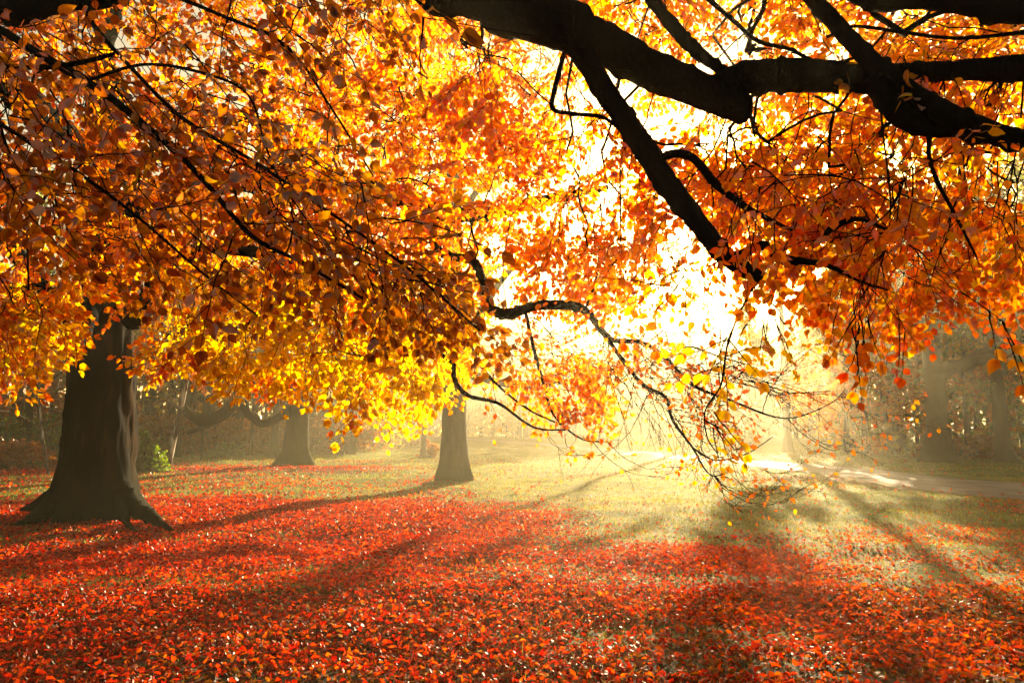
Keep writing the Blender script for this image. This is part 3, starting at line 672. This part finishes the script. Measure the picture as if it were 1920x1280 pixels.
# ------------------------------------------------------------ the tree whose boughs reach in from the right
TR = np.array([5.4, 2.4, 0.0])
over = thing('overhanging_beech', TR, 'beech with black forked boughs and a sawn stub reaching in from the top right', 'tree')
mb, C2, rr2 = trunk_mesh(TR, .50, TR + np.array([0, .1, 9.0]), .2, flare=1.7, seed=8, sides=28, rings=40, fh=.4)
mb.build('trunk', M_bark, over)
nodes = []; rads = []
def olimb(*a, **k):
    c, r = limb(over, 'bough', *a, **k); nodes.append(c); rads.append(r)
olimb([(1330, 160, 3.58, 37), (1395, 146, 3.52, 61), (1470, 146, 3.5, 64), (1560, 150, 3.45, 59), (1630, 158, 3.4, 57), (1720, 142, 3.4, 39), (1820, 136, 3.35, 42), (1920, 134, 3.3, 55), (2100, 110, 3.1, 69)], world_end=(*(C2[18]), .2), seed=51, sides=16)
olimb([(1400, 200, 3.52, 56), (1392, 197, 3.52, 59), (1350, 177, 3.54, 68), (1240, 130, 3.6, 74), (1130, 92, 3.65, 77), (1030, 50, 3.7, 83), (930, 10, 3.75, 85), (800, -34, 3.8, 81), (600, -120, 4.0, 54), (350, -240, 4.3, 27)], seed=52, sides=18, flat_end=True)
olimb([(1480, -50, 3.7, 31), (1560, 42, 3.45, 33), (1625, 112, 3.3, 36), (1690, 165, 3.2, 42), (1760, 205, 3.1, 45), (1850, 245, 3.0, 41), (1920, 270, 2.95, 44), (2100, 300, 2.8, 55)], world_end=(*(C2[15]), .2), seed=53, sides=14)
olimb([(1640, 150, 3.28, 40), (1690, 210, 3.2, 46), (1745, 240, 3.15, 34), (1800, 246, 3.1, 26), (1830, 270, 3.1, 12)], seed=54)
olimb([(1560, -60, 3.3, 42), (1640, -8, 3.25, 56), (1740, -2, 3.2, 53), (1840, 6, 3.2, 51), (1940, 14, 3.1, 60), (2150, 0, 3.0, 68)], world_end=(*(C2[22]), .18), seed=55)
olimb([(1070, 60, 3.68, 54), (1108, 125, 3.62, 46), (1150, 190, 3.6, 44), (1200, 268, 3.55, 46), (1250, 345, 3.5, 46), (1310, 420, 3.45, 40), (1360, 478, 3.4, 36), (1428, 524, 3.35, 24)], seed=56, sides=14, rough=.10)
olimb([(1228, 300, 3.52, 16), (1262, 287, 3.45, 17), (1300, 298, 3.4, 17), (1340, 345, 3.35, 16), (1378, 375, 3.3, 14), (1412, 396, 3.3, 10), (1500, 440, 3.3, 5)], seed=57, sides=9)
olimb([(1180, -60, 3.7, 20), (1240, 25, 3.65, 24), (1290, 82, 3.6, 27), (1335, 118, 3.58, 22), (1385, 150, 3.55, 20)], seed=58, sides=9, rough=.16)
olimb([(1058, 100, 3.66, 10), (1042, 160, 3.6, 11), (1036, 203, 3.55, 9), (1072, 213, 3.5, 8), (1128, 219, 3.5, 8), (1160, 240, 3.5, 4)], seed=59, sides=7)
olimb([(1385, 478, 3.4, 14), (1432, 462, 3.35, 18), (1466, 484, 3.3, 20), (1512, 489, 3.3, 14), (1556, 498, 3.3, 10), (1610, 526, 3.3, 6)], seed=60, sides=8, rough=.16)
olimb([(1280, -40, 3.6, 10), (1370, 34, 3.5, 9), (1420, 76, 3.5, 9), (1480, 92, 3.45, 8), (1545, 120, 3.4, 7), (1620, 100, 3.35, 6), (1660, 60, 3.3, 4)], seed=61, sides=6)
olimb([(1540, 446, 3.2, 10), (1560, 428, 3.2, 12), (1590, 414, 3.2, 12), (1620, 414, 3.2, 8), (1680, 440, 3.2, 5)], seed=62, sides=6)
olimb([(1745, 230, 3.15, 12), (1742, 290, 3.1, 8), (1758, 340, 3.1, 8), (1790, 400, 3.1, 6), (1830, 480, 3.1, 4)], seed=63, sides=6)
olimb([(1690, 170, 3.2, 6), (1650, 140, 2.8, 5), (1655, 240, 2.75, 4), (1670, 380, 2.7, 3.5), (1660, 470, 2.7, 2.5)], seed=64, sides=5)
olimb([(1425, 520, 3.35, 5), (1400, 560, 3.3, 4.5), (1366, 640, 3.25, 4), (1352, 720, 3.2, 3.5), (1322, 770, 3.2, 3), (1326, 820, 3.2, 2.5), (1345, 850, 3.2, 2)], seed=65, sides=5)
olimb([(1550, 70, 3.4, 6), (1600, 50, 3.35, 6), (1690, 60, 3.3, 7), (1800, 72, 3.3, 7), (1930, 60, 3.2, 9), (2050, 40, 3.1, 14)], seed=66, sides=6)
nd2 = np.vstack(nodes); nr2 = np.concatenate(rads)
tw2 = MB(); lh2 = MB(); ll2 = MB()
def ofill(poly, Y0, Y1, n, scale, pal, leaf, hi, flow, **k):
    return fill(poly, Y0, Y1, n, scale, pal, leaf, hi, flow, nd=nd2, nr_=nr2, tmb=tw2, out=lh2 if hi else ll2, **k)
# near curtain on the right
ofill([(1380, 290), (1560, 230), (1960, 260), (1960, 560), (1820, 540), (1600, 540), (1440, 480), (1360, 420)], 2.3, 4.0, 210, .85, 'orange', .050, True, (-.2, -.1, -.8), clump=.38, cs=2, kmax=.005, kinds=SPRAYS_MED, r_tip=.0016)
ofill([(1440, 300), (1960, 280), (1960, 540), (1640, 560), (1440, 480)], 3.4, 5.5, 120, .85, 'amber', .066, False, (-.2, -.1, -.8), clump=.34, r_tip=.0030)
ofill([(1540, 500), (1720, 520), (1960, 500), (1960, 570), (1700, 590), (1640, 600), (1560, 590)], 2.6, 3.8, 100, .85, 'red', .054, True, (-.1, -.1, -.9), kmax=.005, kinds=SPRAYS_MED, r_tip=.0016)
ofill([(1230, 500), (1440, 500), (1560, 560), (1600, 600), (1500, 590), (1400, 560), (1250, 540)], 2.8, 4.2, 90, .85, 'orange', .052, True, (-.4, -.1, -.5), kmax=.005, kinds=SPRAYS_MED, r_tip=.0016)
ofill([(1560, 580), (1650, 590), (1620, 640), (1580, 640)], 2.7, 3.2, 9, 1.0, 'orange', .052, True, (0, -.1, -1), spread=.2, kmax=.004, lim=FREE, kinds=SPRAYS_SMALL, r_tip=.0016)
ofill([(1685, 600), (1705, 600), (1700, 640), (1690, 640)], 2.9, 3.0, 2, 1.0, 'red', .055, True, (0, 0, -1), spread=.15, lim=FREE, kinds=SPRAYS_SMALL, r_tip=.0016, kmax=.008)
ofill([(1850, 570), (1890, 570), (1890, 620), (1860, 620)], 2.3, 2.5, 3, 1.0, 'amber', .053, True, (0, 0, -1), spread=.15, lim=FREE, kinds=SPRAYS_SMALL, r_tip=.0016, kmax=.008)
ofill([(1350, 600), (1368, 600), (1362, 700), (1340, 700)], 3.15, 3.3, 9, 1.0, 'yellow', .058, True, (.2, 0, -.8), spread=.3, lim=FREE, kinds=SPRAYS_SMALL, r_tip=.0016, kmax=.008)
ofill([(1318, 760), (1340, 760), (1346, 815), (1322, 815)], 3.15, 3.25, 5, 1.0, 'yellow', .050, True, (.2, 0, -.8), spread=.3, lim=FREE, kinds=SPRAYS_SMALL, r_tip=.0016, kmax=.008)
ofill([(1400, 560), (1470, 570), (1460, 620), (1400, 610)], 3.4, 3.8, 7, 1.0, 'yellow', .050, True, (0, 0, -.9), spread=.3, lim=FREE, kinds=SPRAYS_SMALL, r_tip=.0016, kmax=.008)
ofill([(1200, 570), (1240, 560), (1250, 620), (1210, 640)], 3.6, 3.9, 4, 1.0, 'orange', .050, True, (-.2, 0, -.9), spread=.3, lim=FREE, kinds=SPRAYS_SMALL, r_tip=.0016, kmax=.008)
# the roof behind the boughs
ofill([(980, -120), (1960, -120), (1960, 110), (1560, 140), (1300, 110), (1100, 40), (960, -20)], 4.2, 7.5, 420, .85, 'amber', .066, False, (-.2, -.1, -.6), clump=.33, r_tip=.0030)
ofill([(1640, 60), (1960, 60), (1960, 240), (1800, 220)], 3.0, 4.6, 60, .7, 'amber', .064, True, (-.2, -.1, -.7), kmax=.005, r_tip=.0016)
ofill([(840, 40), (1100, 150), (1380, 260), (1460, 420), (1330, 420), (1200, 330), (1000, 330), (880, 250)], 4.0, 7.0, 150, .8, 'orange', .068, False, (-.3, -.1, -.6), clump=.40, cs=1.6, r_tip=.0030)
ofill([(960, 340), (1200, 340), (1440, 470), (1420, 540), (1240, 540), (1080, 480)], 4.6, 7.5, 90, .8, 'orange', .068, False, (-.4, -.1, -.5), clump=.46, cs=1.6, kinds=SPRAYS_SPARSE, r_tip=.0030)
ofill([(960, 340), (1160, 340), (1280, 420), (1240, 480), (1050, 470)], 5.0, 7.5, 26, .8, 'orange', .068, False, (-.4, -.1, -.5), clump=.42, cs=1.6, r_tip=.0030)
ofill([(1680, 380), (1960, 360), (1960, 590), (1720, 600)], 4.0, 6.0, 80, .8, 'red', .064, False, (-.2, -.1, -.7), clump=.30, r_tip=.0030)
ofill([(1500, 420), (1760, 440), (1720, 600), (1560, 590)], 3.8, 6.0, 50, .8, 'orange', .064, False, (-.2, -.1, -.7), r_tip=.0030)
ofill([(1340, 190), (1700, 190), (1700, 330), (1400, 340), (1290, 280)], 3.8, 7.0, 150, .8, 'amber', .066, False, (-.2, -.1, -.6), clump=.33, r_tip=.003)
ofill([(900, -160), (2000, -160), (2000, 240), (1500, 260), (1100, 120)], 7.5, 11, 260, 1.2, 'amber', .095, False, (-.2, -.1, -.6), clump=.30, cs=1.0, r_tip=.004)
# a few big leaves close to the lens, hanging from the bough above
ofill([(745, -10), (780, -10), (830, 40), (800, 40)], 1.7, 1.9, 2, 1.0, 'near', .068, True, (.3, 0, -.8), spread=.2, kmax=.004, lim=FREE, kinds=SPRAYS_SMALL, r_tip=.0016)
tw2.build('twigs', M_bough, over)['kind'] = 'stuff'
lh2.build('near_leaves', M_leaf, over, colors=True); ll2.build('crown', M_leaf, over, colors=True, smooth=False)

# ------------------------------------------------------------ trees on the lawn
CEN = ground_at(852, 903)
woodland_tree('lawn_tree', 852, 903, 50, 15, 'single flared tree trunk standing on the grass in the middle of the lawn', 'tree', 'amber', leafsize=.12, n_sprays=170, crown_r=4.6, crown_lo=7.4,
    bend=-.05, flare=1.5, clump=.46, seed=5, limbs=[((at(855, 690, CEN[1]), at(930, 716, CEN[1] - .3), at(1000, 724, CEN[1] - .6), at(1060, 716, CEN[1] - 1)), (.13, .11, .08, .03))], spray_scale=1.7)
S = ground_at(555, 872)[1]
woodland_tree('lawn_tree', 555, 872, 44, 16, 'stout olive trunk behind the bright leaves with low curving limbs to its left', 'tree', 'amber', leafsize=.14, n_sprays=160, crown_r=5.0, crown_lo=6.5, flare=1.8, seed=6, clump=.42,
    limbs=[((at(555, 742, S), at(532, 776, S - .4), at(495, 792, S - .8), at(468, 778, S - 1), at(448, 752, S - 1.2), at(400, 790, S - 1.4), at(352, 812, S - 1.6)), (.17, .17, .16, .17, .17, .14, .08)),
           ((at(552, 690, S), at(500, 690, S - .4), at(462, 716, S - .8), at(436, 760, S - 1.1), at(392, 786, S - 1.4), at(358, 778, S - 1.6), at(345, 760, S - 1.7)), (.18, .17, .2, .25, .24, .2, .12))])
woodland_tree('lawn_tree', 794, 860, 9.5, 10, 'slim grey trunk behind and left of the middle tree, shrub at its foot', 'tree', 'amber', leafsize=.16, n_sprays=70, crown_r=2.6, crown_lo=4.5, flare=2.0, seed=7, bark=M_bark_grey, clump=.4)
woodland_tree('birch_tree', 312, 881, 12, 9.5, 'leaning birch with peeling pale bark just right of the big beech', 'tree', 'orange', leafsize=.11, n_sprays=90, crown_r=2.6, crown_lo=3.4, flare=1.4, seed=9, bark=M_birch, lean=(.9, 0), bend=.15, spray_scale=1.2)
woodland_tree('birch_sapling', 91, 887, 4.5, 6.5, 'thin crooked sapling with glinting bark left of the big beech', 'tree', 'orange', leafsize=.10, n_sprays=60, crown_r=2.2, crown_lo=2.6, flare=1.2, seed=10, bark=M_birch, lean=(-.7, 0), bend=-.18, spray_scale=1.1, n_limb=4)
BK = [('woodland_tree', 46, 860, 17, 14, 'dark woodland trunk at the left edge of the photo', 'green', 0),
      ('woodland_tree', 68, 857, 5, 10, 'thin pole-like trunk between the left edge and the big beech', 'rust', 0),
      ('woodland_tree', 333, 857, 9, 12, 'narrow dark trunk right behind the leaning birch', 'amber', 0),
      ('woodland_tree', 351, 849, 22, 15, 'thick dark trunk in the wood behind the curving limbs', 'olive', 0),
      ('woodland_tree', 398, 851, 24, 15, 'broad greyish trunk leaning left under the curving limbs', 'olive', -1.6),
      ('woodland_tree', 378, 864, 4, 7, 'very thin stem standing alone in the rusty leaves', 'rust', 0),
      ('woodland_tree', 470, 857, 6, 10, 'slim straight trunk left of the pair in the back', 'amber', 0),
      ('woodland_tree', 514, 858, 15, 13, 'dark trunk close to the left of the stout olive one', 'olive', 0),
      ('woodland_tree', 650, 848, 26, 14, 'dark trunk at the right end of the shaded holly thicket', 'olive', 0),
      ]
for k, (nm, px, py, wp, hh, lab, pal, ln_) in enumerate(BK):
    woodland_tree(nm, px, py, wp, hh, lab, 'tree', pal, leafsize=.22, n_sprays=70 if wp > 6 else 30, crown_r=4.2 if wp > 6 else 2, crown_lo=4.2, seed=20 + k, lean=(ln_, 0), clump=.38, spray_scale=2.4, n_limb=5, flare=1.5)
woodland_tree('parkland_tree', 1763, 866, 43, 17, 'tall hazy oak trunk beyond the path with a pale scar near its base', 'tree', 'olive', leafsize=.17, n_sprays=330, crown_r=6.5, crown_lo=3.6, seed=31, flare=1.7, clump=.40, spray_scale=2.2,
    limbs=[((at(1765, 700, 31), at(1800, 684, 30.6), at(1840, 676, 30.2), at(1900, 660, 30)), (.32, .28, .22, .1))], shiftx=.8)
woodland_tree('parkland_tree', 1883, 866, 28, 15, 'dark trunk beyond the path at the right edge', 'tree', 'green', leafsize=.17, n_sprays=260, crown_r=5.5, crown_lo=3.2, seed=32, flare=1.7, clump=.38, spray_scale=2.2)
woodland_tree('parkland_tree', 1625, 853, 14, 11, 'low yellow-leaved tree in the mist left of the hazy oak', 'tree', 'amber', leafsize=.22, n_sprays=230, crown_r=4.2, crown_lo=1.2, seed=33, clump=.36, spray_scale=2.2, mat_leaf=M_far)
woodland_tree('parkland_tree', 1835, 853, 12, 10, 'small orange-leaved tree between the two dark trunks on the right', 'tree', 'amber', leafsize=.2, n_sprays=240, crown_r=4.6, crown_lo=1.2, seed=37, clump=.36, spray_scale=2.0)
woodland_tree('parkland_tree', 1478, 848, 16, 18, 'faint tall trunk in the brightest mist under the sun', 'tree', 'amber', leafsize=.26, n_sprays=16, crown_r=3.0, crown_lo=11.5, seed=34, clump=.50, spray_scale=1.6, shafts=True)
woodland_tree('parkland_tree', 1590, 847, 13, 16, 'faint trunk in the mist right of the brightest glow', 'tree', 'olive', leafsize=.26, n_sprays=250, crown_r=6.0, crown_lo=5.0, seed=35, clump=.58, spray_scale=1.6, shafts=True)
woodland_tree('parkland_tree', 1692, 849, 14, 16, 'pale added tree just left of the hazy oak, its gappy crown breaking the sunlight', 'tree', 'olive', leafsize=.26, n_sprays=300, crown_r=7.0, crown_lo=4.5, seed=38, clump=.56, spray_scale=1.6, shafts=True)  # added tree: its gapped crown makes sunbeams and shades the grass
woodland_tree('parkland_tree', 1300, 840, 12, 17, 'mist-veiled trunk left of the brightest glow', 'tree', 'amber', leafsize=.26, n_sprays=40, crown_r=4.0, crown_lo=9.5, seed=36, clump=.55, spray_scale=1.6, shafts=True)

# ------------------------------------------------------------ bushes, log, post
def bush(name, px, py, wpx, hpx, label, cat, pal, leaf=.10, n=110, flat=1.0):
    b_ = ground_at(px, py); Y = b_[1]; rx = wpx / F * Y / 2; hz = hpx / F * Y
    t = thing(name, b_, label, cat, 'low bushes along the wood' if name == 'bush' else None); st = MB(); lb = MB()
    q = unit(rng.normal(size=(n, 3))) * rng.random((n, 1)) ** .4; q[:, 2] = np.abs(q[:, 2])
    p = b_ + q * np.array([rx, rx * .7 * flat, hz])
    k = fbm(p, 1.6, px, 2) > .36; p = p[k]; q = q[k]
    s = np.linspace(0, 1, 5)[None, :, None]; root = b_ + np.column_stack([rng.normal(0, rx * .25, len(p)), rng.normal(0, rx * .15, len(p)), np.zeros(len(p))])
    Pp = root[:, None] * (1 - s) + p[:, None] * s; Pp[..., 2] += .15 * hz * np.sin(s[..., 0] * 3.14)
    tubes(st, Pp, np.linspace(.016, .004, 5)[None] * np.ones((len(p), 1)), 4)
    place_sprays(lb, st, p, q + rng.normal(0, .5, p.shape), rng.uniform(.6, 1.1, len(p)) * max(.6, hz * .45), pal, leaf, False, twigs=False)
    st.build('stems', M_bark_far, t); lb.build('foliage', M_far, t, colors=True, smooth=False)
bush('bush', 268, 884, 66, 58, 'green bush growing at the right foot of the big beech', 'bush', 'green', n=150)
bush('bracken', 30, 878, 130, 44, 'rust brown bracken clump at the left edge', 'bracken', 'rust', n=200)
bush('bush', 425, 858, 60, 22, 'low green bush among the trunks behind the birch', 'bush', 'green', n=110, leaf=.12)
bush('bush', 806, 858, 26, 24, 'small brown shrub at the foot of the slim grey trunk', 'bush', 'rust', n=50, leaf=.12)
bush('holly_thicket', 612, 846, 100, 66, 'wide dark evergreen thicket in the shade behind the stout trunk', 'thicket', np.array([[.03, .045, .012], [.045, .05, .015], [.06, .045, .02]]), n=420, leaf=.16)
bush('bush', 730, 836, 110, 34, 'brown bush in the haze left of the middle tree', 'bush', 'rust', n=220, leaf=.2)
bush('bush', 120, 858, 120, 52, 'dark green undergrowth behind the big beech', 'bush', 'green', n=220, leaf=.13)
bush('bush', 1830, 858, 200, 34, 'brown brushwood between the two trunks on the right', 'bush', 'rust', n=260, leaf=.15)
lg = ground_at(14, 853); t = thing('fallen_log', lg, 'pale fallen log lying in the wood at the left edge', 'log')
m_, c_, r_ = bough_mb(np.array([lg + [-.3, 0, .12], lg + [.4, -.1, .14], lg + [1.0, -.1, .11]]), (.11, .10, .06), 10, seed=3); m_.build('log', M_bark_grey, t)
sg = ground_at(964, 823); t = thing('marker_post', sg, 'tiny white marker beside the far end of the path', 'post')
pm = MB(); tubes(pm, np.array([[sg + [0, 0, -.1], sg + [0, 0, .62]]]), np.array([[.035, .03]]), 6)
m, n, o = mat('white_paint'); b = N_(n, 'BsdfPrincipled'); b.inputs['Base Color'].default_value = (.8, .8, .78, 1); b.inputs['Roughness'].default_value = .5; n.links.new(b.outputs[0], o.inputs[0])
pm.build('post', m, t)
pm = MB(); hv = np.array([[x_, y_, z_] for x_ in (-.17, .17) for y_ in (-.03, .03) for z_ in (.60, .98)]) + sg
pm.add(hv, np.array([[0, 1, 3, 2], [4, 6, 7, 5], [0, 4, 5, 1], [2, 3, 7, 6], [0, 2, 6, 4], [1, 5, 7, 3]])); pm.build('plate', m, t, smooth=False)

# ------------------------------------------------------------ far woods (one mass) and undergrowth
def wood_mass(name, label, n, r0, r1, az0, az1, top_fn, pal_a, pal_b, leaf, trunks, seed, gap=.38):
    lb = MB(); az = np.radians(rng.uniform(az0, az1, n)); rr_ = rng.uniform(r0, r1, n)
    p = np.column_stack([np.sin(az) * rr_, np.cos(az) * rr_, np.zeros(n)])
    tp = top_fn(np.degrees(az), rr_) * (.6 + .75 * fbm(p[:, :2], .09, seed, 3))
    tp = np.minimum(tp, 18.8); p[:, 2] = tp * rng.random(n) ** .8
    k = fbm(p, .28, seed + 2, 3) > gap; p = p[k]; n = len(p)
    s = fbm(p, .10, seed + 5, 2); Pa, Pb = PAL[pal_a], PAL[pal_b]
    pick = (s + rng.normal(0, .08, n)) > .5
    col = np.where(pick[:, None], Pa[rng.integers(0, len(Pa), n)], Pb[rng.integers(0, len(Pb), n)]) * rng.uniform(.6, 1.1, (n, 1))
    add_leaves(lb, p, rng.normal(size=(n, 3)), rng.normal(size=(n, 3)) + [0, 0, .4], leaf * rng.uniform(.6, 1.3, n), col, False)
    o_ = thing(name, (0, (r0 + r1) / 2, 0), label, 'woodland'); o_['kind'] = 'stuff'
    f_ = lb.build('foliage', M_far, o_, colors=True, smooth=False); f_['kind'] = 'stuff'
    tb = MB(); az = np.radians(rng.uniform(az0, az1, trunks)); rr_ = rng.uniform(r0, r1, trunks)
    b0 = np.column_stack([np.sin(az) * rr_, np.cos(az) * rr_, np.full(trunks, -.3)]); H = top_fn(np.degrees(az), rr_) * .85
    s = np.linspace(0, 1, 6)[None, :, None]; Pp = b0[:, None] + s * (np.column_stack([rng.normal(0, .7, trunks), rng.normal(0, .5, trunks), H]))[:, None]
    tubes(tb, Pp, rng.uniform(.12, .42, trunks)[:, None] * np.linspace(1, .3, 6)[None], 8)
    o2 = tb.build('trunks', M_bark_far, o_); o2['kind'] = 'stuff'
wood_mass('left_woods', 'shaded wood of dark green and rust brown trees closing the lawn on the left', 42000, 46, 72, -42, -9, lambda a, r: 13 + 0 * a, 'olive', 'rust', .42, 60, 3)
wood_mass('left_underwood', 'dark undergrowth along the edge of the left wood', 14000, 42, 50, -42, -9, lambda a, r: 2.2 + 0 * a, 'green', 'rust', .26, 4, 4)
wood_mass('distant_woods', 'misty trees closing the far side of the park', 64000, 100, 130, -12, 27, lambda a, r: 16.5 + 0 * a, 'olive', 'amber', .75, 80, 5, .33)
wood_mass('right_woods', 'dark green wood behind the trunks on the right', 40000, 44, 72, 25, 46, lambda a, r: 16 + 0 * a, 'green', 'olive', .42, 40, 6, .33)

# ------------------------------------------------------------ haze
TOP = 19.5
m, n, o = mat('haze')
v = N_(n, 'ShaderNodeVolumePrincipled'[10:]) if False else n.nodes.new('ShaderNodeVolumePrincipled')
v.inputs['Color'].default_value = (.95, .86, .60, 1); v.inputs['Density'].default_value = HAZE_DENSITY
v.inputs['Anisotropy'].default_value = HAZE_G
n.links.new(v.outputs[0], o.inputs['Volume'])
hb = MB(); hv = np.array([[x_, y_, z_] for x_ in (-335, 335) for y_ in (-35, 340) for z_ in (-1.5, TOP)])
hb.add(hv, np.array([[0, 1, 3, 2], [4, 6, 7, 5], [0, 4, 5, 1], [2, 3, 7, 6], [0, 2, 6, 4], [1, 5, 7, 3]]))
tag(hb.build('haze', m, smooth=False), 'warm morning mist filling the park', 'haze', kind='stuff')
